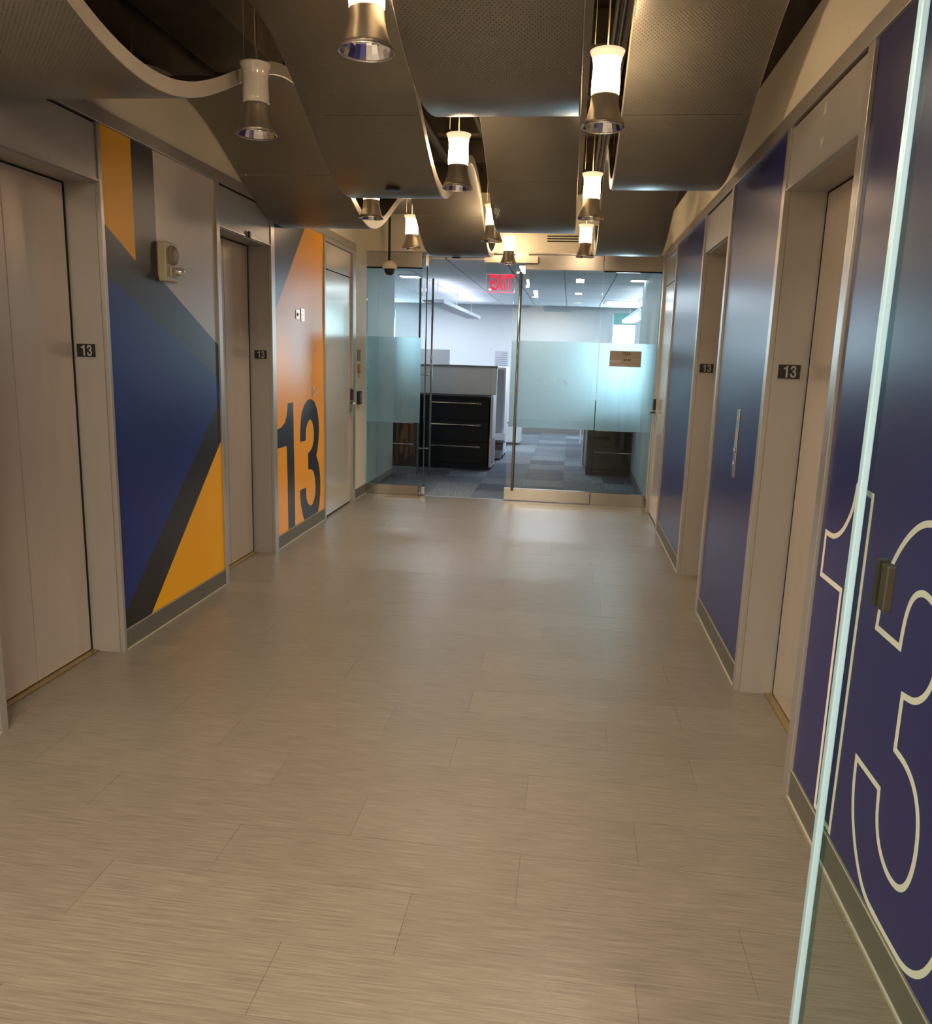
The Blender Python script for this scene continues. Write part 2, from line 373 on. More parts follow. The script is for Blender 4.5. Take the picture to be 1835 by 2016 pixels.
# ---------------------------------------------------------------- lift entrances
def lift(key, side, y0, y1, label, near, far):
    t = thing('elevator_entrance', label, 'elevator', (sx(side, 0), (y0+y1)/2, 0))
    e = 0.0005
    # edge trims of the frame (near jamb, far jamb)
    part('frame_jamb', t, M['frame'], sb(side, -0.0115, 0.012, near, y0, 0, 2.4995), bevel=0.0015)
    part('frame_jamb', t, M['frame'], sb(side, -0.0115, 0.012, y1, far, 0, 2.4995), bevel=0.0015)
    # header face panel
    part('header_panel', t, M['reveal'], sb(side, -0.0115, 0.004, y0 + .006, y1 - .006, HZ + .004, 2.488), bevel=0.001)
    part('header_joint', t, M['joint'], sb(side, -0.011, -0.004, y0 + e, y1 - e, HZ + .002, 2.499))
    part('header_edge', t, M['frame'], sb(side, -0.012, 0.009, y0 + e, y1 - e, HZ - .004, HZ + .003))
    # reveals
    part('jamb_reveal', t, M['reveal'], sb(side, -REC, -0.012, y1 - .004, y1 + .004, 0, HZ - .0045))
    part('jamb_reveal', t, M['reveal'], sb(side, -REC, -0.012, y0 - .004, y0 + .004, 0, HZ - .0045))
    part('head_soffit', t, M['reveal'], sb(side, -REC, -0.0125, y0 + .0045, y1 - .0045, HZ - .008, HZ - .0005))
    part('leaf_joint', t, M['joint'], sb(side, -REC - .034, -REC - .0008, y1 - .0195, y1 - .0042, 0.008, HZ - .0085), sb(side, -REC - .034, -REC - .0008, y0 + .0042, y0 + .0195, 0.008, HZ - .0085), sb(side, -REC - .034, -REC - .0008, y0 + .0196, y1 - .0196, HZ - .0155, HZ - .0085))
    mid = (y0+y1)/2
    for a, b in ((y0 + .020, mid - .0025), (mid + .0025, y1 - .020)):
        part('door_leaf', t, M['leaf'], sb(side, -REC - .03, -REC, a, b, 0.012, HZ - .016), bevel=0.0015)
    part('shaft_light_block', t, M['joint'], sb(side, -TH - .03, -TH - .001, y0 - .05, y1 + .05, -.05, HZ + .1))  # unseen sheet added behind the recess to stop light leaking in
    part('sill', t, M['brass'], sb(side, -REC - .03, -REC + .035, y0 + .005, y1 - .005, 0.0006, 0.007))
    return t
lift('A', 'L', 2.72, 3.58, 'nearest left elevator with closed two-panel satin doors beside the blue and amber mural', 2.68, 3.602)
lB = lift('B', 'L', 4.85, 5.70, 'far left elevator between the geometric mural and the orange panel', 4.805, 5.77)
lC = lift('C', 'R', 4.94, 5.80, 'far right elevator recess between two blue wall panels', 4.885, 5.86)
lD = lift('D', 'R', 2.82, 3.70, 'nearest right elevator recess beside the blue panel with outlined digits', 2.76, 3.75)
part('door_sensor', lB, M['black'], sb('L', .0092, .024, 5.285, 5.31, 2.243, 2.282), bevel=.003)
# engraved hall-lantern arrows in the right-hand headers
for t_, yc in ((lD, 3.25), (lC, 5.33)):
    for zc, up in ((2.44, 1), (2.325, -1)):
        bm = bmesh.new(); h = 0.03
        prism(bm, [(yc - .022, zc - up*h*.6), (yc + .022, zc - up*h*.6), (yc, zc + up*h)], 'x', sx('R', 0.0035), sx('R', 0.0052))
        emit('lantern_arrow', bm, M['plaque'], t_)

# digit outlines (shared by the giant 13 and the small signs)
LO = [(6.032,1.115),(6.16,1.115),(6.165,0.8),(6.174,0.5),(6.176,0.112),(6.018,0.112),(6.012,0.5),(6.0,0.787),(5.797,0.787),(5.796,0.931),(5.886,0.94),(5.967,0.97),(6.005,1.017),(6.025,1.066)]
LT = [(6.318,0.784),(6.459,0.783),(6.46,0.837),(6.479,0.89),(6.522,0.933),(6.576,0.952),(6.629,0.932),(6.668,0.881),(6.682,0.817),(6.67,0.762),(6.636,0.71),(6.58,0.681),(6.522,0.669),(6.522,0.529),(6.588,0.524),(6.654,0.497),(6.698,0.441),(6.719,0.366),(6.713,0.295),(6.671,0.231),(6.614,0.205),(6.566,0.208),(6.505,0.239),(6.468,0.288),(6.458,0.338),(6.458,0.384),(6.306,0.384),(6.309,0.329),(6.327,0.258),(6.36,0.183),(6.386,0.140),(6.412,0.112),(6.780,0.112),(6.82,0.168),(6.852,0.272),(6.854,0.382),(6.843,0.456),(6.803,0.548),(6.742,0.624),(6.782,0.68),(6.813,0.762),(6.824,0.853),(6.809,0.946),(6.765,1.033),(6.699,1.092),(6.633,1.115),(6.579,1.12),(6.505,1.113),(6.431,1.08),(6.369,1.025),(6.337,0.954),(6.322,0.863)]
# floor number plates on the reveals
def plate(xc, y, zc, label):
    t = thing('floor_number_sign', label, 'sign', (xc, y, zc - .034))
    w, h = 0.050, 0.0335
    part('border', t, M['sign_edge'], (xc - w, xc + w, y - .004, y - .0002, zc - h, zc + h), bevel=.001)
    part('face', t, M['sign_black'], (xc - w + .0035, xc + w - .0035, y - .0052, y - .0042, zc - h + .0035, zc + h - .0035))
    bm = bmesh.new(); k = .047
    D1 = [(p if p[1] > .12 else (p[0], .045)) for p in LO]
    D3 = LT[:31] + [(6.43, .075), (6.50, .045), (6.58, .035), (6.66, .045), (6.73, .075)] + LT[33:]
    for D, fx, ox in ((D1, .049, -.0035), (D3, .046, .0005)):
        prism(bm, [(xc + ox + (p[0] - 6.22)*fx, zc + .0005 + (p[1] - .578)*k) for p in D], 'y', y - .0064, y - .0053)
    emit('digits', bm, M['sign_grey'], t)
plate(-2.257, 3.576, 1.494, 'black 13 sign on the reveal of the nearest left elevator')
plate(-2.237, 5.696, 1.484, 'black 13 sign on the reveal of the far left elevator')
plate(0.940, 5.796, 1.487, 'black 13 sign on the reveal of the far right elevator')
plate(0.951, 3.696, 1.499, 'black 13 sign on the reveal of the nearest right elevator')

# ---------------------------------------------------------------- printed wall panels
def panel(name, side, y0, y1, m, label, z0=0.111, z1=2.499):
    """one laminate panel; m may be a list of (material, polygon in y,z)"""
    bm = bmesh.new()
    if not isinstance(m, list):
        box(bm, *sb(side, -0.0115, 0.0, y0, y1, z0, z1)); mats = [m]
    else:
        box(bm, *sb(side, -0.0115, -0.0012, y0, y1, z0, z1)); mats = []
        for i, (mm, poly) in enumerate(m):
            mats.append(mm); prism(bm, poly, 'x', sx(side, -0.0012), sx(side, 0.0), i)
    o = emit(name, bm, mats, loc=(sx(side, 0), (y0+y1)/2, z0)); tag(o, label, 'wall panel'); return o
m0, m1 = 3.603, 4.804
mur = [
 (M['charcoal'], [(3.88, 2.499), (4.09, 2.499), (4.095, 1.885), (m1, 1.540), (m1, 1.335), (m0, 1.845), (m0, 2.080), (3.88, 1.935)]),
 (M['yellow'], [(m0, 2.499), (3.88, 2.499), (3.88, 1.935), (m0, 2.080)]),
 (M['white_film'], [(4.09, 2.499), (m1, 2.499), (m1, 1.540), (4.095, 1.885)]),
 (M['blue_l'], [(m0, 1.845), (m1, 1.335), (m1, 1.20), (m0, 0.175)]),
 (M['charcoal'], [(m0, 0.175), (m1, 1.20), (m1, 0.945), (3.875, 0.111), (m0, 0.111)]),
 (M['yellow'], [(m1, 0.945), (m1, 0.111), (3.875, 0.111)]),
]
panel('mural_panel', 'L', m0, m1, mur, 'wall mural of blue, charcoal, amber and pale angular shapes between the left elevators')
o0, o1 = 5.772, 6.965
mur2 = [(M['slate'], [(o0, 2.499), (6.50, 2.499), (o0, 1.78)]), (M['orange'], [(6.50, 2.499), (o1, 2.499), (o1, .111), (o0, .111), (o0, 1.78)])]
op = panel('mural_panel', 'L', o0, o1, mur2, 'bright orange wall panel with a giant black 13 and a slate corner')
for nm, pts in (('digit_one', LO), ('digit_three', LT)):
    bm = bmesh.new(); prism(bm, pts, 'x', sx('L', 0.0002), sx('L', 0.0009)); emit(nm, bm, M['charcoal'], op)
panel('wall_panel', 'L', -3.1, 2.678, M['white_film'], 'pale wall panel before the nearest left elevator, mostly outside the view')
panel('wall_panel', 'R', 5.863, 7.272, M['blue'], 'farthest deep blue wall panel on the right, before the steel door')
panel('wall_panel', 'R', 3.752, 4.883, M['blue'], 'deep blue wall panel with the elevator call plate between the right elevators')
bp = panel('wall_panel', 'R', -3.1, 2.757, M['blue'], 'nearest deep blue wall panel with white outlined digits behind the glass door')
# white outlined 13 on the nearest blue panel: a band following each outline
def band(name, pts, w, closed, parent):
    bm = bmesh.new(); n = len(pts); P = [Vector(p) for p in pts]; L = []; R = []
    for i in range(n):
        a = P[i-1] if (closed or i > 0) else None; b = P[(i+1) % n] if (closed or i < n-1) else None
        d1 = (P[i]-a).normalized() if a is not None else None; d2 = (b-P[i]).normalized() if b is not None else None
        if d1 is None: d1 = d2
        if d2 is None: d2 = d1
        n1 = Vector((-d1.y, d1.x)); n2 = Vector((-d2.y, d2.x)); nn = (n1+n2)
        nn = nn.normalized() if nn.length > 1e-4 else n1
        k = 1/max(0.45, nn.dot(n1)); L.append(P[i] + nn*w*k*.5); R.append(P[i] - nn*w*k*.5)
    x0, x1 = sx('R', 0.0002), sx('R', 0.0009)
    v = [[bm.verts.new((x, max(q.x, -9), max(q.y, .112))) for q in S] for x in (x0, x1) for S in (L, R)]
    for i in range(n if closed else n-1):
        j = (i+1) % n
        bm.faces.new((v[2][i], v[2][j], v[3][j], v[3][i])); bm.faces.new((v[0][i], v[1][i], v[1][j], v[0][j]))
        bm.faces.new((v[0][i], v[0][j], v[2][j], v[2][i])); bm.faces.new((v[1][i], v[3][i], v[3][j], v[1][j]))
    return emit(name, bm, M['white_line'], parent)
def smooth(pts, keep, it=2, closed=True):
    """corner-cutting that leaves the listed corners sharp"""
    P = [(Vector(p), i in keep) for i, p in enumerate(pts)]
    for _ in range(it):
        Q = []; n = len(P)
        for i in range(n):
            p, s = P[i]
            if s or (not closed and i in (0, n-1)): Q.append((p, True if s else False)); continue
            a = P[i-1][0]; b = P[(i+1) % n][0]
            Q.append((p*.75 + a*.25, False)); Q.append((p*.75 + b*.25, False))
        P = Q
    return [tuple(p) for p, _ in P]
ONE = [(2.482,1.180),(2.487,1.143),(2.499,1.102),(2.527,1.061),(2.560,1.026),(2.608,1.000),(2.650,0.991),(2.709,0.992),(2.709,0.848),(2.509,0.850),(2.500,0.125),(2.352,0.125),(2.352,0.55),(2.352,1.172)]
band('outlined_one', smooth(ONE, {0, 7, 8, 9, 10, 11, 13}), 0.017, True, bp)
THREE = [(2.208,0.834),(2.050,0.834),(2.047,0.885),(2.038,0.935),(2.018,0.975),(1.985,0.998),(1.947,1.004),(1.895,0.992),(1.862,0.952),(1.848,0.895),(1.852,0.830),(1.880,0.775),(1.930,0.738),(1.998,0.728),(1.996,0.582),(1.925,0.577),(1.865,0.548),(1.826,0.492),(1.812,0.411),(1.823,0.335),(1.849,0.290),(1.890,0.268),(1.950,0.268),(2.010,0.300),(2.045,0.360),(2.054,0.440),(2.224,0.440),(2.219,0.345),(2.190,0.258),(2.135,0.180),(2.060,0.125),(1.960,0.118),(1.83,0.118),(1.780,0.125),(1.725,0.155),(1.680,0.210),(1.648,0.300),(1.640,0.400),(1.655,0.500),(1.700,0.585),(1.755,0.640),(1.715,0.700),(1.685,0.790),(1.680,0.890),(1.700,1.000),(1.745,1.085),(1.820,1.148),(1.915,1.176),(2.014,1.167),(2.098,1.110),(2.165,1.025),(2.200,0.940)]
band('outlined_three', smooth(THREE, {0, 1, 13, 14, 25, 26, 40}), 0.017, True, bp)

# ---------------------------------------------------------------- service doors
def service_door(side, name, y0, y1, hinge_near):
    d = bpy.data.objects.new(name, None); C.objects.link(d); d.location = (sx(side, 0), (y0+y1)/2, 0); d['kind'] = 'structure'; ORG[name] = Vector(d.location)
    fn = 6.967 if side == 'L' else 7.275
    ff = y1 + (.108 if side == 'L' else .098)
    part('frame_jamb', d, M['frame'], sb(side, -0.10, 0.012, fn, y0 - .0005, 0.0, 2.4985), bevel=.0015)
    part('frame_jamb', d, M['frame'], sb(side, -0.10, 0.012, y1 + .0055, ff, 0.0, 2.4985), bevel=.0015)
    part('frame_head', d, M['frame'], sb(side, -0.10, 0.010, y0, y1 + .005, 2.46, 2.4985), bevel=.0015)
    part('transom_panel', d, M['door'], sb(side, -0.055, -0.010, y0 + .004, y1 - .003, 2.236, 2.456), bevel=.001)
    lf = part('leaf', d, M['door'], sb(side, -0.055, -0.010, y0 + .004, y1 - .003, 0.018, 2.226), bevel=.001)
    part('dark_backing', d, M['joint'], sb(side, -TH - .03, -TH - .001, y0 - .05, y1 + .05, -.05, 2.55))  # unseen sheet added outside the wall to keep stray light out of the doorway
    yh = y1 - .045 if side == 'L' else 8.155
    esc = part('escutcheon', d, M['steel'], sb(side, -0.0098, 0.004, yh - .022, yh + .022, 0.93, 1.17), bevel=.003)
    bm = bmesh.new(); tube(bm, [(sx(side, .003), yh, 1.02), (sx(side, .055), yh, 1.02), (sx(side, .062), yh - .012, 1.02), (sx(side, .062), yh - .11, 1.02)], .009); emit('lever_handle', bm, M['chrome'], d)
    part('lock_reader', d, M['black'], sb(side, 0.0045, 0.030, yh - .018, yh + .018, 1.045, 1.155), bevel=.004)
    for z in (.25, 1.15, 2.0):
        bm = bmesh.new(); tube(bm, [(sx(side, -.002), y0 + .002, z - .05), (sx(side, -.002), y0 + .002, z + .05)], .006, 8); emit('hinge', bm, M['frame'], d)
    return d
service_door('L', 'door_1', *doors['L'], True)
service_door('R', 'door_2', *doors['R'], True)

# small wall devices --------------------------------------------------------
t = thing('switch_plate', 'square grey wall plate above the brown call point beside the left steel door', 'switch', (XL, 8.165, 1.43))
part('plate', t, M['grey_cap'], sb('L', .0002, .008, 8.11, 8.22, 1.43, 1.545), bevel=.002)
part('button', t, M['grey_mid'], sb('L', .0082, .011, 8.14, 8.19, 1.46, 1.515), bevel=.001)
t = thing('call_point', 'small copper-brown pull unit below the grey wall plate', 'switch', (XL, 8.14, 1.25))
part('body', t, M['terracotta'], sb('L', .0002, .02, 8.12, 8.17, 1.31, 1.40), bevel=.004)
part('label_strip', t, M['ivory'], sb('L', .0202, .021, 8.13, 8.16, 1.34, 1.38))
bm = bmesh.new(); tube(bm, [(XL + .012, 8.145, 1.309), (XL + .012, 8.145, 1.26)], .004, 8); emit('pull_cord', bm, M['sign_edge'], t)
t = thing('card_reader', 'black card reader box on the cream wall beside the left steel door', 'card reader', (XL, 8.12, .99))
part('housing', t, M['black'], sb('L', .0002, .035, 8.09, 8.18, .99, 1.125), bevel=.005)
part('reader_face', t, M['grey_cap'], sb('L', .0352, .037, 8.105, 8.165, 1.01, 1.105), bevel=.001)
t = thing('switch_plate', 'small square steel key switch plate on the orange panel', 'switch', (XL, 6.275, 1.77))
part('plate', t, M['steel'], sb('L', .0002, .006, 6.245, 6.315, 1.765, 1.835), bevel=.002)
bm = bmesh.new(); lathe(bm, [(.016, .0062), (.016, .010), (.012, .012)], (XL, 6.28, 1.80), 16, axis='x'); emit('key_cylinder', bm, M['plaque'], t)
t = thing('switch_plate', 'taller steel plate with indicator slots on the orange panel', 'switch', (XL, 6.405, 1.75))
part('plate', t, M['steel'], sb('L', .0002, .006, 6.365, 6.435, 1.752, 1.852), bevel=.002)
for k in range(3): part('indicator', t, M['frame'], sb('L', .0062, .008, 6.382, 6.418, 1.766 + k*.028, 1.782 + k*.028))
t = thing('call_plate', 'slim grey slot plate just above the giant black 13', 'switch', (XL, 6.66, 1.13))
part('plate', t, M['plaque'], sb('L', .0002, .005, 6.64, 6.70, 1.135, 1.225), bevel=.001)
part('button', t, M['grey_mid'], sb('L', .0052, .008, 6.66, 6.68, 1.165, 1.185), bevel=.001)
t = thing('elevator_call_panel', 'tall narrow steel call plate on the blue panel between the right elevators', 'call panel', (XR, 4.235, .95))
part('plate', t, M['steel'], sb('R', .0002, .005, 4.205, 4.268, .95, 1.30), bevel=.0015)
for zc in (1.02, 1.09):
    bm = bmesh.new(); lathe(bm, [(.014, -.0052), (.014, -.009), (.011, -.0105)], (XR, 4.236, zc), 20, axis='x'); emit('call_button', bm, M['chrome'], t)
part('engraved_notice', t, M['plaque'], sb('R', .0052, .0058, 4.216, 4.257, 1.14, 1.20))
part('key_switch', t, M['plaque'], sb('R', .0052, .008, 4.226, 4.246, 1.245, 1.265))

# fire alarm speaker strobe on the mural
t = thing('fire_alarm_strobe', 'ivory fire alarm speaker with clear strobe on the pale part of the mural', 'fire alarm', (XL, 4.16, 1.86))
part('back_box', t, M['ivory'], sb('L', .0002, .045, 4.10, 4.235, 1.86, 2.06), bevel=.006)
bm = bmesh.new(); lathe(bm, [(.046, .045), (.050, .052), (.044, .062), (.030, .066), (0.0, .066)], (XL, 4.168, 1.995), 28, axis='x'); sp = emit('speaker_grille', bm, M['ivory_dk'], t)
for k in range(5): part('grille_bar', sp, M['ivory'], sb('L', .0662, .068, 4.138, 4.198, 1.973 + k*.011, 1.976 + k*.011))
part('strobe_base', t, M['ivory'], sb('L', .0452, .056, 4.135, 4.205, 1.885, 1.94), bevel=.003)
bm = bmesh.new(); lathe(bm, [(.021, .0562), (.023, .075), (.020, .10), (.008, .112), (0, .113)], (XL, 4.168, 1.912), 20, axis='x'); emit('strobe_lens', bm, M['clear'], t)
bm = bmesh.new(); lathe(bm, [(.004, .0452), (.004, .047)], (XL, 4.118, 1.95), 10, axis='x'); emit('screw', bm, M['black'], t)

# ---------------------------------------------------------------- plenum above the waves
ceil = struct('ceiling', M['deck'], (-2.5, 1.2, -3.3, YG + .1, 3.62, 3.72))
rnd = random.Random(3)
struct('wall_plenum', M['deck'], (-2.5, XL - .06, -3.3, YG + .1, 2.8855, 3.619), (XR + .06, 1.2, -3.3, YG + .1, 2.8855, 3.619), (XL - .06, XR + .06, -3.3, -3.2, 2.886, 3.619), (XL - .06, XR + .06, YG + .081, YG + .1, 2.6, 3.619), (XL - .06, XR + .06, YG - .03, YG + .08, 3.136, 3.619))
for k in range(10):
    yy = -0.6 + k*1.0
    part('deck_beam', ceil, M['duct'], (-2.45, 1.15, yy, yy + .10, 3.42, 3.615))
t = thing('air_duct', 'dark rectangular air duct running above the wavy ceiling', 'duct', (-1.9, 4, 3.2))
part('duct_body', t, M['duct'], (-2.12, -1.72, .4, YG - .04, 3.08, 3.32), bevel=.01)
for k in range(6): part('duct_flange', t, M['deck'], (-2.135, -1.705, .9 + k*1.3, .93 + k*1.3, 3.065, 3.335))
t = thing('cable_tray', 'tan cable tray above the gap with the right row of lamps', 'cable tray', (.08, 4, 3.0))
part('tray', t, M['duct'], (-.10, .02, .4, YG - .04, 3.12, 3.16)); part('tray_side', t, M['duct'], (.12, .20, .4, YG - .04, 3.10, 3.18))
for i, (xx, zz, rr, lb_) in enumerate(((.125, 3.05, .014, 'dark conduit above the gap over the right row of lamps'), (.155, 3.04, .010, 'thinner conduit beside the one over the right row of lamps'), (-1.2, 3.25, .04, 'thick dark pipe high above the second ceiling strip'), (-.765, 3.20, .022, 'dark conduit high over the middle row of lamps'), (-1.75, 3.38, .025, 'dark pipe high above the opening with the unlit lamp'))):
    bm = bmesh.new(); tube(bm, [(xx, .4, zz), (xx, 3.5, zz + .01), (xx, YG - .04, zz)], rr, 10)
    tag(emit('conduit', bm, M['pipe'], loc=(xx, 4, zz)), lb_, 'pipe', 'plenum conduits')
for xx, yy, lb_ in ((-1.62, 2.7, 'black hose drooping into the dark opening at upper left, nearer one'), (-1.55, 3.1, 'black hose drooping just before the unlit lamp, farther one')):
    bm = bmesh.new(); tube(bm, [(xx, yy, 3.62), (xx + .02, yy, 3.2), (xx + .01, yy - .05, 2.98), (xx - .12, yy - .1, 2.93)], .03, 10)
    tag(emit('flexible_hose', bm, M['pipe'], loc=(xx, yy, 3.2)), lb_, 'hose', 'plenum hoses')
# lobby ceiling behind the camera
struct('ceiling_back', M['cream'], (-2.5, 1.2, -3.2, .18, 2.885, 2.94))

# ---------------------------------------------------------------- wavy suspended ceiling strips
ZT, AMP = 2.40, 0.23
def zwave(y, y0, P): return ZT + AMP*(1 - math.cos(2*math.pi*(y - y0)/P))
def strip(x0, x1, y0, P, ya, yb, label, seam_at, wires=True):
    t = thing('wave_ceiling_strip', label, 'ceiling panel', ((x0+x1)/2, (ya+yb)/2, ZT))
    seams = [ya] + [q for q in seam_at if ya + .2 < q < yb - .2] + [yb]
    for a, b in zip(seams[:-1], seams[1:]):
        a2, b2 = a + .0013, b - .0013; n = max(6, int((b-a)/.055))
        ys = [a2 + (b2-a2)*i/n for i in range(n+1)]
        th, rr, fh, ft = .0016, .007, .056, .003
        def frame(y):      # point on the curve and its normal in the y-z plane
            dz = AMP*2*math.pi/P*math.sin(2*math.pi*(y-y0)/P); L = math.sqrt(1+dz*dz)
            return y, zwave(y, y0, P), -dz/L, 1/L
        def sweep(bm, sec):
            rings = []
            for y in ys:
                yy, zz, ny, nz = frame(y); rings.append([bm.verts.new((px, yy + ny*h, zz + nz*h)) for px, h in sec])
            m = len(sec)
            for i in range(n):
                for j in range(m):
                    f = bm.faces.new((rings[i][j], rings[i][(j+1) % m], rings[i+1][(j+1) % m], rings[i+1][j])); f.smooth = True
            for R_ in (rings[0], rings[-1][::-1]): bm.faces.new([bm.verts.new(v.co) for v in R_])
        bm = bmesh.new(); sweep(bm, [(x0 + ft + .0002, rr*.25), (x0 + rr, 0), (x1 - rr, 0), (x1 - ft - .0002, rr*.25), (x1 - ft - .0002, rr*.25 + th), (x1 - rr, th), (x0 + rr, th), (x0 + ft + .0002, rr*.25 + th)])
        pn = emit('panel', bm, M['perf'], t)
        for xa, xb, s_ in ((x0, x0 + ft, 1), (x1 - ft, x1, -1)):
            bm = bmesh.new(); sweep(bm, [(xa, .004 if s_ > 0 else .0015), (xb, .0015 if s_ > 0 else .004), (xb, fh), (xa, fh)])
            fo_ = emit('edge_fascia', bm, M['fascia'], pn)
            for f in fo_.data.polygons: f.use_smooth = False
    if wires:
        for i in range(int((yb-ya)/1.5)):
            yy = ya + .5 + i*1.5
            for xx in (x0 + .03, x1 - .03):
                bm = bmesh.new(); tube(bm, [(xx, yy, zwave(yy, y0, P) + .006), (xx, yy, 3.03)], .0018, 5); emit('hanging_wire', bm, M['wire'], t)
    return t
strip(-2.145, -1.475, 2.78, 3.08, .35, 7.75, 'wavy perforated taupe ceiling strip along the left wall', [2.1, 5.15])
strip(-1.325, -.765, 4.70, 2.78, .35, 8.32, 'wavy ceiling strip second from the left wall, right of the unlit lamp', [1.2, 4.0, 6.78])
strip(-.575, -.012, 3.05, 2.92, .35, 7.5, 'wavy ceiling strip third from the left, ending in front of the end wall vent', [2.38, 5.3])
strip(.165, .715, 4.42, 2.80, .35, 8.30, 'wavy perforated ceiling strip nearest the right wall', [1.02, 3.82, 6.64])
# discs and sprinkler under the strips
for xx, yy, z_, lb in ((-1.015, 4.55, zwave(4.55, 4.70, 2.78), 'flat dark disc under the dip of the second strip, beside the near left lamp'), (-1.08, 7.52, zwave(7.52, 4.70, 2.78), 'flat dark disc under the far dip of the second strip')):
    bm = bmesh.new(); lathe(bm, [(.040, -.004), (.042, -.010), (.030, -.014), (0, -.014)], (xx, yy, z_ - .001), 24)
    tag(emit('cover_disc', bm, M['charcoal'], loc=(xx, yy, z_)), lb, 'sprinkler')
# ---------------------------------------------------------------- pendant lamps
def pendant():
    t = thing('pendant_lamp', 'x', 'lamp', (0, 0, 0), 'pendant lamps hung in the gaps of the wavy ceiling')
    bm = bmesh.new()      # opal hourglass shade
    prof = [(.0535, .120), (.0545, .140), (.0545, .165), (.0530, .190), (.0520, .212), (.0535, .235), (.0580, .252), (.0640, .266), (.0672, .2745)]
    inn = [(r - .003, z) for r, z in reversed(prof)]
    lathe(bm, prof + inn, seg=40, closed=True); emit('glass_shade', bm, M['glow'], t)
    bm = bmesh.new()      # metal cone
    prof = [(.0525, .1195), (.0535, .110), (.0550, .090), (.0590, .066), (.0665, .042), (.0760, .018), (.0845, .0)]
    inn = [(r - .0015, z) for r, z in reversed(prof)]
    lathe(bm, prof + inn, seg=40, closed=True); c = emit('cone', bm, M['lamp_metal'], t)
    bm = bmesh.new(); prof2 = [(.0500, .1185), (.0510, .105), (.0530, .085), (.0570, .062), (.0645, .040), (.0740, .017), (.0815, .0025)]
    inn2 = [(r - .0012, z) for r, z in reversed(prof2)]
    lathe(bm, prof2 + inn2, seg=24, closed=True); r = emit('reflector', bm, M['chrome'], c)
    for f in r.data.polygons: f.use_smooth = False
    bm = bmesh.new(); lathe(bm, [(.0845, 0), (.0858, -.0015), (.0845, -.003), (.0820, -.001)], seg=40, closed=True); emit('rim', bm, M['chrome'], c)
    bm = bmesh.new(); lathe(bm, [(.0, .118), (.030, .118), (.030, .250), (.016, .268), (0, .268)], seg=20); emit('lamp_holder', bm, M['lamp_metal'], t)
    bm = bmesh.new(); tube(bm, [(0, 0, .266), (0, 0, 1.18)], .0035, 8); emit('cord', bm, M['wire'], t)
    bm = bmesh.new(); tube(bm, [(-.05, 0, .30), (-.045, 0, 1.18)], .0015, 6); tube(bm, [(-.05, 0, .30), (-.02, 0, .27), (0, 0, .268)], .0015, 6); emit('power_wire', bm, M['wire'], t)
    return t
proto = pendant()
def copy_tree(o, parent=None):
    c = o.copy(); C.objects.link(c); c.parent = parent
    for ch in [x for x in bpy.data.objects if x.parent == o]: copy_tree(ch, c)
    return c
LZB = 2.42
spots = [
 (.079, 3.41, 'nearest lit pendant lamp in the right row, close to the right elevator', 1),
 (.079, 5.51, 'second lit pendant lamp in the right row', 1),
 (.079, 7.54, 'farthest lit pendant lamp of the right row, in front of the right glass door leaf', 1),
 (-.662, 2.58, 'largest pendant lamp, cut off by the top of the picture', 1),
 (-.662, 4.58, 'lit pendant lamp hanging in the middle gap at the centre of the ceiling', 1),
 (-.668, 6.62, 'lit lamp half hidden behind the edge of the third strip', 1),
 (-.655, 8.16, 'lit pendant lamp hanging right above the red EXIT sign', 1),
 (-1.395, 5.59, 'lit lamp with only a sliver of glass showing below the second strip', 1),
 (-1.425, 7.16, 'lit lamp at the far left end above the glass entrance', 1),
 (-1.375, 3.50, 'unlit pendant lamp with white glass in the dark opening at left', 0),
 (.079, 1.35, 'lit pendant lamp overhead behind the view in the right row', 1),
 (-1.375, 1.45, 'lit pendant lamp overhead behind the view in the left row', 1),
]
for i, (x, y, lb, lit) in enumerate(spots):
    o = copy_tree(proto) if i else proto
    o['label'] = lb; o.location = (x, y, LZB)
    if not lit:
        for ch in [c for c in bpy.data.objects if c.parent == o and c.name.startswith('glass_shade')]:
            ch.data = ch.data.copy(); ch.data.materials[0] = M['opal']
        continue
    l = bpy.data.lights.new('lamp_bulb', 'SPOT'); l.energy = LOBBY_SPOT; l.color = WARM; l.spot_size = math.radians(104); l.spot_blend = 0.9; l.shadow_soft_size = .045
    b = bpy.data.objects.new('lamp_bulb', l); b.location = (x, y, LZB + .03); C.objects.link(b)

# ---------------------------------------------------------------- glass entrance
def rail_box(t, name, x0, x1, z0, z1, m=None): return part(name, t, m or M['steel'], (x0, x1, YG - .022, YG + .022, z0, z1), bevel=.002)
def pane(t, x0, x1, z0, z1, name='glass_pane'):
    return part(name, t, M['glass'], (x0, x1, YG - .006, YG + .006, z0, z1))
def film(p, x0, x1):
    return part('frosted_band', p, M['frost'], (x0, x1, YG + .0064, YG + .0072, .79, 1.69))
GT = 2.548
t = thing('glass_sidelight', 'fixed glass panel with frosted band left of the open glass door', 'glass panel', (-1.86, YG, 0))
rail_box(t, 'bottom_rail', XL + .001, -1.573, .002, .105); rail_box(t, 'top_rail', XL + .001, -1.573, 2.40, GT, M['frame'])
part('rail_gasket', t, M['joint'], (XL + .001, -1.573, YG - .0225, YG + .0225, 2.388, 2.3995))
p = pane(t, XL + .001, -1.573, .106, 2.387); film(p, XL + .002, -1.574)
t = thing('glass_sidelight', 'fixed glass panel with frosted band beside the right wall', 'glass panel', (.58, YG, 0))
rail_box(t, 'bottom_rail', .292, XR - .001, .002, .13, M['steel']); rail_box(t, 'top_rail', .292, XR - .001, 2.40, GT, M['frame'])
part('rail_gasket', t, M['joint'], (.292, XR - .001, YG - .0225, YG + .0225, 2.388, 2.3995))
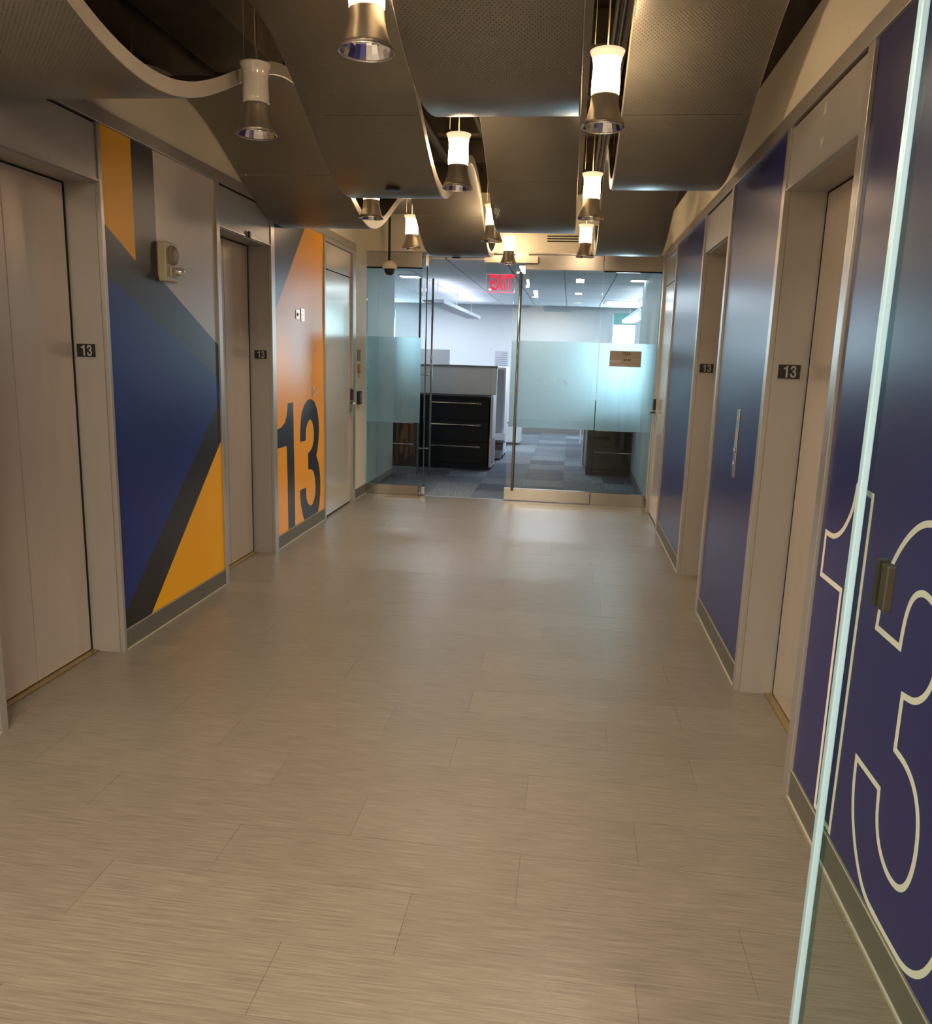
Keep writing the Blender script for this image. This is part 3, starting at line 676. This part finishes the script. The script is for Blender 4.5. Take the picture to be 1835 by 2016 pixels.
p = pane(t, .292, XR - .001, .131, 2.387); film(p, .293, XR - .002)
t = thing('glass_door', 'closed glass door leaf with frosted band and long steel pull', 'glass door', (-.16, YG, 0))
rail_box(t, 'bottom_rail', -.632, .284, .008, .135); rail_box(t, 'top_rail', -.50, .284, 2.40, GT - .004, M['frame'])
p = pane(t, -.612, .284, .136, 2.399, ); film(p, -.611, .283)
part('edge_strip', t, M['glass_edge'], (-.614, -.6122, YG - .006, YG + .006, .136, 2.50))
part('upper_pane', t, M['glass'], (-.612, -.502, YG - .006, YG + .006, 2.3995, GT - .004))
def pull(t, xb, yb, z0, z1, dx, dy, name='pull_handle'):
    bm = bmesh.new(); tube(bm, [(xb, yb, z0), (xb, yb, z1)], .0125, 14)
    for z in (.42, 1.28, 2.12): tube(bm, [(xb, yb, z), (xb + dx, yb + dy, z)], .007, 10)
    return emit(name, bm, M['steel'], t)
pull(t, -.545, YG - .065, .112, 2.37, 0, .058); pull(t, -.545, YG + .066, .112, 2.37, 0, -.058)
part('sticker', t, M['white_line'], (-.608, -.566, YG - .0072, YG - .0064, 1.145, 1.165))
text('sticker_text', 'PUSH', .014, (-.587, YG - .0073, 1.155), (1, 0, 0), (0, 0, 1), M['ink'], t, thick=.0003)
text('ghost_lettering', 'MiSUMi', .085, (-.17, YG - .0063, 1.275), (1, 0, 0), (0, 0, 1), M['ghost'], t, thick=.0006, bold=0.0, sxx=1.2)
# open leaf, swung into the office and seen on edge
t = thing('glass_door', 'open glass door leaf swung inward and seen on edge, with pulls on both sides', 'glass door', (-1.53, YG, 0))
hx, hy = -1.522, YG + .01; ang = math.atan2(9.42 - hy, -1.688 - hx); L = .90
ux, uy = math.cos(ang), math.sin(ang); nx, ny = -uy, ux
def obx(bm, s0, s1, n0, n1, z0, z1):
    q = [(hx + ux*s + nx*n, hy + uy*s + ny*n) for s, n in ((s0, n0), (s1, n0), (s1, n1), (s0, n1))]
    prism(bm, q, 'z', z0, z1)
bm = bmesh.new(); obx(bm, .0, L, -.006, .006, .10, 2.50); p = emit('glass_pane', bm, M['glass'], t)
bm = bmesh.new(); obx(bm, .001, L - .001, .0064, .0072, .79, 1.69); emit('frosted_band', bm, M['frost'], p)
bm = bmesh.new(); obx(bm, -.0016, -.0002, -.006, .006, .10, 2.50); emit('edge_strip', bm, mat('dark_teal_edge', (.02, .05, .07), .15), p)
bm = bmesh.new(); obx(bm, -.02, .11, -.018, .018, .012, .099); emit('bottom_pivot', bm, M['steel'], t, bevel=.002)
bm = bmesh.new(); obx(bm, -.02, .11, -.018, .018, 2.42, 2.53); emit('top_pivot', bm, M['steel'], t, bevel=.002)
for sgn in (1, -1):
    bx_, by_ = hx + ux*(L - .07) + nx*sgn*.072, hy + uy*(L - .07) + ny*sgn*.072
    pull(t, bx_, by_, .10, 2.37, -nx*sgn*.066, -ny*sgn*.066)
t = thing('door_stop', 'small steel floor stop at the foot of the open glass door', 'door stop', (-1.55, YG - .02, 0))
bm = bmesh.new(); lathe(bm, [(.016, .0006), (.016, .03), (.011, .038), (0, .038)], (-1.548, YG - .045, 0), 16); emit('stop_post', bm, M['steel'], t)
part('stop_plate', t, M['steel'], (-1.568, -1.528, YG - .06, YG - .032, .0004, .004))
# header beam over the doors
bm = bmesh.new(); box(bm, XL, XR, YG - .028, YG + .028, GT + .001, 2.5595); o = emit('door_header_channel', bm, M['frame'], loc=(-.6, YG, GT)); tag(o, 'thin metal channel running above the glass entrance', 'door frame')
struct('trim_3', M['grey_cap'], (XL + .005, XR - .005, YG - .03, YG + .03, -.003, .0009))

# suite plaque on the right sidelight
t = thing('suite_sign', 'bronze-grey plaque reading 1320 stuck on the right glass panel', 'sign', (.56, YG, 1.45))
part('plaque', t, M['plaque'], (.402, .722, YG - .010, YG - .0062, 1.455, 1.615), bevel=.001)
text('suite_number', '1320', .045, (.57, YG - .0102, 1.588), (1, 0, 0), (0, 0, 1), M['ink'], t, thick=.0004, bold=.01)
part('divider', t, M['sign_edge'], (.405, .719, YG - .0108, YG - .0101, 1.553, 1.556))
part('name_strip', t, M['white'], (.404, .52, YG - .0115, YG - .0101, 1.497, 1.52))
text('name_line', 'MiSUMi', .024, (.58, YG - .0102, 1.525), (1, 0, 0), (0, 0, 1), M['ink'], t, thick=.0004, bold=.02)

# exit sign on the header beam
t = thing('exit_sign', 'red edge-lit clear EXIT sign hanging above the glass doors', 'sign', (-.73, 8.40, 2.15))
part('canopy', t, M['cream'], (-.915, -.375, 8.372, 8.468, 2.452, 2.522), bevel=.003)
part('canopy_neck', t, M['cream'], (-.60, -.47, 8.40, 8.46, 2.523, 2.5475))
pl = part('acrylic_panel', t, M['glass'], (-.893, -.600, 8.405, 8.411, 2.168, 2.4515))
part('lit_edge', pl, M['red_dim'], (-.893, -.600, 8.4045, 8.4115, 2.160, 2.1675))
part('lit_top_line', pl, M['red_dim'], (-.893, -.600, 8.4035, 8.4045, 2.336, 2.339))
part('lit_side_line', pl, M['red_dim'], (-.893, -.891, 8.4035, 8.4045, 2.17, 2.335), (-.602, -.600, 8.4035, 8.4045, 2.17, 2.335))
text('exit_letters', 'EXIT', .205, (-.733, 8.4042, 2.258), (1, 0, 0), (0, 0, 1), M['red'], t, thick=.0012, bold=.030, sxx=.56)
part('exit_arrow', t, M['light_soft'], (-.862, -.838, 8.4028, 8.4038, 2.182, 2.196))

# dome camera on its rod
t = thing('dome_camera', 'white dome security camera hanging on a dark rod before the glass', 'camera', (-1.83, 8.1, 2.28))
bm = bmesh.new(); tube(bm, [(-1.835, 8.1, 2.425), (-1.835, 8.1, 3.055)], .0125, 12); emit('rod', bm, M['pipe'], t)
bm = bmesh.new(); lathe(bm, [(0, 2.424), (.028, 2.421), (.056, 2.404), (.071, 2.380), (.074, 2.352), (.066, 2.340), (0, 2.339)], (-1.83, 8.1, 0), 32); emit('housing', bm, M['cream'], t)
bm = bmesh.new(); lathe(bm, [(.052, 2.3388), (.050, 2.312), (.036, 2.291), (.018, 2.282), (0, 2.280)], (-1.83, 8.1, 0), 28); emit('dark_dome', bm, M['black'], t)

# ---------------------------------------------------------------- near glass panel at the right, beside the camera
t = thing('glass_sidelight', 'clear glass panel close to the camera at right with a bright edge and dark catch', 'glass panel', (.64, 1.15, 0))
NY = 1.15
pa = part('glass_pane', t, M['glass_near'], (.4145, XR - .001, NY - .006, NY + .006, .02, 2.86))
part('polished_edge', pa, M['glass_edge'], (.4045, .4143, NY - .007, NY + .007, .02, 2.86), bevel=.002)
part('edge_band', pa, M['edge_dark'], (.4146, .4255, NY + .0062, NY + .0075, .02, 2.86))
part('floor_channel', t, M['steel'], (.40, XR - .013, NY - .016, NY + .016, .0004, .0195))
part('edge_catch', t, M['catch'], (.446, .460, NY - .026, NY - .0064, 1.198, 1.264), bevel=.003)
part('catch_plate', t, M['catch'], (.446, .462, NY + .0064, NY + .014, 1.196, 1.266), bevel=.002)

# ---------------------------------------------------------------- the office behind the glass
OC = 2.50
fo = struct('floor_office', M['subfloor'], (-5.0, 3.0, YG, 16.6, -.06, -.006))
T = .5; nx_, ny_ = 16, 16; pro = {}
for i in range(nx_):
    for j in range(ny_):
        key = (0 if (i*7 + j*3 + (i*j) % 3) % 5 < 3 else 1)
        cx, cyy = -5 + T*(i+.5), YG + .03 + T*(j+.5)
        if key not in pro:
            bm = bmesh.new(); box(bm, cx - T/2 + .001, cx + T/2 - .001, cyy - T/2 + .001, cyy + T/2 - .001, -.0055, 0)
            pro[key] = emit('carpet_tile', bm, M['carpet_a'] if key == 0 else M['carpet_b'], fo, loc=(cx, cyy, 0))
        else:
            o = pro[key].copy(); C.objects.link(o); o.location = (cx, cyy, 0)
# ceiling tiles and grid
co = struct('ceiling_office', M['grid'], (-5.0, 3.0, YG + .09, 16.6, OC + .02, OC + .08))
ct = None; skip = {(3, 3), (8, 3)}
TW, TL = 0.61, 1.22
for i in range(13):
    for j in range(7):
        cx, cyy = -5 + TW*(i+.5), YG + .1 + TL*(j+.5)
        if cyy + TL/2 > 16.6: continue
        if ct is None:
            bm = bmesh.new(); box(bm, cx - TW/2 + .008, cx + TW/2 - .008, cyy - TL/2 + .008, cyy + TL/2 - .008, OC, OC + .018)
            ct = emit('ceiling_tile', bm, M['tile'], co, loc=(cx, cyy, OC))
        else:
            o = ct.copy(); C.objects.link(o); o.location = (cx, cyy, OC)
# walls
struct('wall_office_left', M['return_wall'], (XL - .14, XL, YG + .03, 9.85, 0, OC + .02))
struct('wall_office_right', M['return_wall'], (XR, XR + .14, YG + .03, 10.68, 0, OC + .02))
struct('wall_office_side', M['office_wall'], (-5.1, -5.0, YG, 16.6, 0, OC + .02), (-5.0, XL - .14, YG + .9, 9.84, 0, OC + .02))
struct('wall_office_east', M['office_wall'], (3.0, 3.1, YG, 16.6, 0, OC + .02), (XR + .14, 3.0, 10.4, 10.5, 0, OC + .02))
FY = 16.5
wins = [(-4.95, -3.57, .85, 2.42), (.78, 1.28, .85, 2.42)]
struct('wall_office_far', M['office_wall'], (-5.0, -4.95, FY, FY + .12, 0, OC + .02), (-3.57, .78, FY, FY + .12, 0, OC + .02), (1.28, 3.0, FY, FY + .12, 0, OC + .02),
       *[(a, b, FY, FY + .12, 0, z0) for a, b, z0, z1 in wins], *[(a, b, FY, FY + .12, z1, OC + .02) for a, b, z0, z1 in wins])
for n, (a, b, z0, z1) in enumerate(wins):
    w = bpy.data.objects.new('window_%d' % (n+1), None); C.objects.link(w); w.location = ((a+b)/2, FY, z0); w['kind'] = 'structure'; ORG[w.name] = Vector(w.location)
    f = .035
    part('window_frame', w, M['white'], (a, a+f, FY + .02, FY + .07, z0, z1), (b-f, b, FY + .02, FY + .07, z0, z1), (a+f, b-f, FY + .02, FY + .07, z0, z0+f), (a+f, b-f, FY + .02, FY + .07, z1-f, z1))
    part('window_pane', w, M['glass'], (a+f, b-f, FY + .04, FY + .046, z0+f, z1-f))
    part('window_sill', w, M['white'], (a, b, FY - .04, FY + .019, z0 - .03, z0 - .001))
    bl = part('roller_blind', w, M['blind'], (a + f, b - f, FY + .008, FY + .012, 2.20, z1 - .002))
    bb = M['blind']
struct('baseboard_1', M['grey_cap'], (-5, 3, FY - .012, FY - .0005, 0, .11))
struct('baseboard_2', M['grey_cap'], (XL + .0005, XL + .010, YG + .03, 9.85, 0, .10), (XR - .010, XR - .0005, YG + .03, 10.68, 0, .10))
d3 = bpy.data.objects.new('door_3', None); C.objects.link(d3); d3.location = (1.8, FY, 0); d3['kind'] = 'structure'; ORG['door_3'] = Vector(d3.location)
part('leaf', d3, M['maroon'], (1.34, 2.2, FY - .03, FY - .0005, .115, 2.32)); part('frame', d3, M['white'], (1.29, 1.339, FY - .03, FY - .0005, .115, 2.37), (1.339, 2.25, FY - .03, FY - .0005, 2.321, 2.37))

# office ceiling lights, and an added panel for window light on the ceiling
def downlight(x, y, s, label, m):
    t = thing('ceiling_light', label, 'ceiling light', (x, y, OC)); 
    part('frame', t, M['white'], (x-s, x+s, y-s, y+s, OC - .012, OC - .0005), bevel=.003); part('diffuser', t, m, (x-s+.015, x+s-.015, y-s+.015, y+s-.015, OC - .016, OC - .0125))
downlight(-2.10, 10.5, .13, 'bright square ceiling light seen through the left glass panel', M['light_panel'])
downlight(.88 - .09, 10.45, .10, 'bright small ceiling light seen high in the right glass panel', M['light_panel'])
t = thing('ceiling_light', 'long bright panel added for window light on the ceiling near the right office window', 'ceiling light', (.95, 14.6, OC))  # glowing panel stands in for window light bounced onto the ceiling
part('frame', t, M['white'], (.55, 1.75, 14.2, 15.1, OC - .012, OC - .0005)); part('diffuser', t, M['light_panel'], (.58, 1.72, 14.23, 15.07, OC - .016, OC - .0125))
def linear(x0, x1, y0, y1, z, label):
    t = thing('linear_pendant', label, 'ceiling light', ((x0+x1)/2, (y0+y1)/2, z))
    part('body', t, M['pend'], (x0, x1, y0, y1, z, z + .05), bevel=.006); part('shaded_underside', t, M['pend_dk'], (x0 + .02, x1 - .02, y0 + .02, y1 - .02, z - .004, z - .0002))
    area('pendant_uplight', ((x0+x1)/2, (y0+y1)/2, z + .055), (math.pi, 0, 0), x1 - x0 - .04, y1 - y0 - .1, 8, (0.88, 0.92, 1.0))
    for yy in (y0 + .3, (y0+y1)/2, y1 - .3):
        bm = bmesh.new(); tube(bm, [((x0+x1)/2, yy, z + .05), ((x0+x1)/2, yy, OC - .001)], .003, 6); emit('hanger', bm, M['grid'], t)
linear(-1.97, -1.70, 10.80, 15.2, 2.19, 'long pale linear office lamp hanging over the black filing cabinet')
linear(.92, 1.16, 11.4, 15.6, 2.20, 'long pale linear office lamp hanging near the right window')

# lateral filing cabinets
def cabinet(x0, y0, label):
    w, d, h = .90, .46, .985
    t = thing('filing_cabinet', label, 'filing cabinet', (x0 + w/2, y0 + d/2, 0), 'black lateral filing cabinets in the office')
    part('body', t, M['cabinet'], (x0, x0 + w, y0 + .022, y0 + d, .012, h - .032), bevel=.002)
    part('top', t, M['cabinet'], (x0 - .003, x0 + w + .003, y0 - .004, y0 + d, h - .031, h), bevel=.003)
    part('plinth', t, M['cabinet'], (x0 + .004, x0 + w - .004, y0 + .006, y0 + .021, .0006, .075), bevel=.001)
    for k in range(3):
        z0 = .08 + k*.291
        dr = part('drawer', t, M['cabinet'], (x0 + .004, x0 + w - .004, y0, y0 + .0215, z0 + .003, z0 + .286), bevel=.002)
        part('handle', dr, M['chrome'], (x0 + .10, x0 + .72, y0 - .018, y0 - .0004, z0 + .222, z0 + .236), bevel=.002)
        part('label_holder', dr, M['grey_cap'], (x0 + .725, x0 + .80, y0 - .006, y0 - .0004, z0 + .215, z0 + .24), bevel=.001)
    return t
cabinet(-1.945, 10.70, 'black three-drawer filing cabinet below the white screen, seen through the open door')
cabinet(-2.86, 10.70, 'black filing cabinet seen low through the left fixed glass panel')
cabinet(.285, 10.70, 'black filing cabinet behind the right frosted glass panel')

# workstation screen behind the cabinet
t = thing('desk_screen', 'white panel screen with grey cap standing behind the black filing cabinet', 'office partition', (-2, 11.25, 0))
part('panel', t, M['white'], (-3.0, -1.075, 11.19, 11.23, .005, 1.355)); part('cap', t, M['grey_cap'], (-3.0, -.985, 11.175, 11.245, 1.356, 1.385), bevel=.003)
part('end_post', t, M['white'], (-1.073, -.99, 11.18, 11.24, .005, 1.355), bevel=.003)
t = thing('desk_end_panel', 'low white end panel at the right side of the black filing cabinet', 'office partition', (-1.0, 11, 0))
part('side_panel', t, M['white'], (-1.025, -.99, 10.76, 11.172, .03, .99), bevel=.003)
part('side_panel', t, M['grey_mid'], (-1.035, -.985, 10.80, 11.10, .07, .42), bevel=.003)
part('foot', t, M['black'], (-1.03, -1.0, 10.80, 10.84, .0006, .029))
# multifunction copier
t = thing('office_copier', 'white and grey office copier with tilted paper tray beyond the filing cabinet', 'copier', (-1.15, 12.4, 0))
part('body', t, M['white'], (-1.45, -.93, 12.0, 12.6, .05, 1.36), bevel=.008)
part('dark_side', t, M['grey_mid'], (-1.12, -.96, 11.96, 11.998, .40, 1.33), bevel=.003)
part('panel_slot', t, M['joint'], (-1.165, -1.135, 11.97, 11.998, .42, 1.20))
bm = bmesh.new(); prism(bm, [(11.80, .30), (11.998, .24), (11.998, .38), (11.80, .40)], 'x', -1.12, -.90); emit('paper_tray', bm, M['white'], t, bevel=.004)
part('tray_opening', t, M['maroon'], (-1.11, -.93, 11.82, 11.998, .15, .235)); part('bin', t, M['grey_cap'], (-1.12, -.95, 11.80, 11.998, .02, .149), bevel=.004)
for yy in (12.05, 12.5): part('caster', t, M['black'], (-.98, -.94, yy, yy + .04, .0006, .049))
t = thing('pedestal_cabinet', 'small white pedestal cabinet farther down the office aisle', 'cabinet', (-1.05, 14.2, 0))
part('body', t, M['white'], (-1.30, -.80, 14.0, 14.5, .04, .38), bevel=.004); part('top', t, M['grey_mid'], (-1.31, -.79, 13.99, 14.51, .381, .40)); part('plinth', t, M['black'], (-1.28, -.83, 14.02, 14.48, .0006, .039))
t = thing('desk_leg_panel', 'white desk end with a slim leg behind the right glass door leaf', 'desk', (.35, 13, 0))
part('leg', t, M['white'], (.25, .275, 14.8, 14.84, .0006, .70)); part('leg', t, M['white'], (.27, .30, 12.0, 12.04, .0006, .70)); part('top', t, M['white'], (.24, 1.0, 11.9, 14.95, .701, .73), bevel=.003)
part('modesty_panel', t, M['grey_mid'], (.245, .265, 11.3, 11.9, .05, .70))
part('connector', t, M['grey_mid'], (.245, .265, 11.9001, 12.3, .5, .70))
# things on the far wall
t = thing('notice', 'grey printed notice pinned to the far office wall', 'notice', (-1.39, FY, 1.29))
part('sheet', t, M['paper'], (-1.52, -1.25, FY - .006, FY - .0005, 1.28, 1.62))
for k in range(7): part('text_line', t, M['ink'], (-1.50 + (.1 if k < 2 else 0), -1.28, FY - .0068, FY - .0062, 1.575 - k*.04, 1.581 - k*.04))
t = thing('fabric_screen', 'dark grey fabric screen rising behind the left end of the desk screen', 'office partition', (-2.6, 13.6, 0))
part('screen', t, M['grey_mid'], (-3.6, -2.02, 13.6, 13.65, .02, 1.60)); part('screen_edge', t, M['white'], (-2.019, -2.005, 13.6, 13.65, .02, 1.60)); part('foot', t, M['grey_cap'], (-2.4, -2.3, 13.4, 13.85, .0006, .019))

# ceiling lights in the lobby behind the camera
for py_, lb_ in ((-0.5, 'warm recessed ceiling panel behind the view, nearer one'), (-2.2, 'warm recessed ceiling panel behind the view by the back wall')):
    t = thing('ceiling_light', lb_, 'ceiling light', (-.65, py_, 2.885), 'lobby ceiling panels behind the view')
    part('frame', t, M['white'], (-1.25, -.05, py_ - .32, py_ + .32, 2.8815, 2.8845)); part('diffuser', t, M['light_warm'], (-1.2, -.1, py_ - .28, py_ + .28, 2.8802, 2.881))
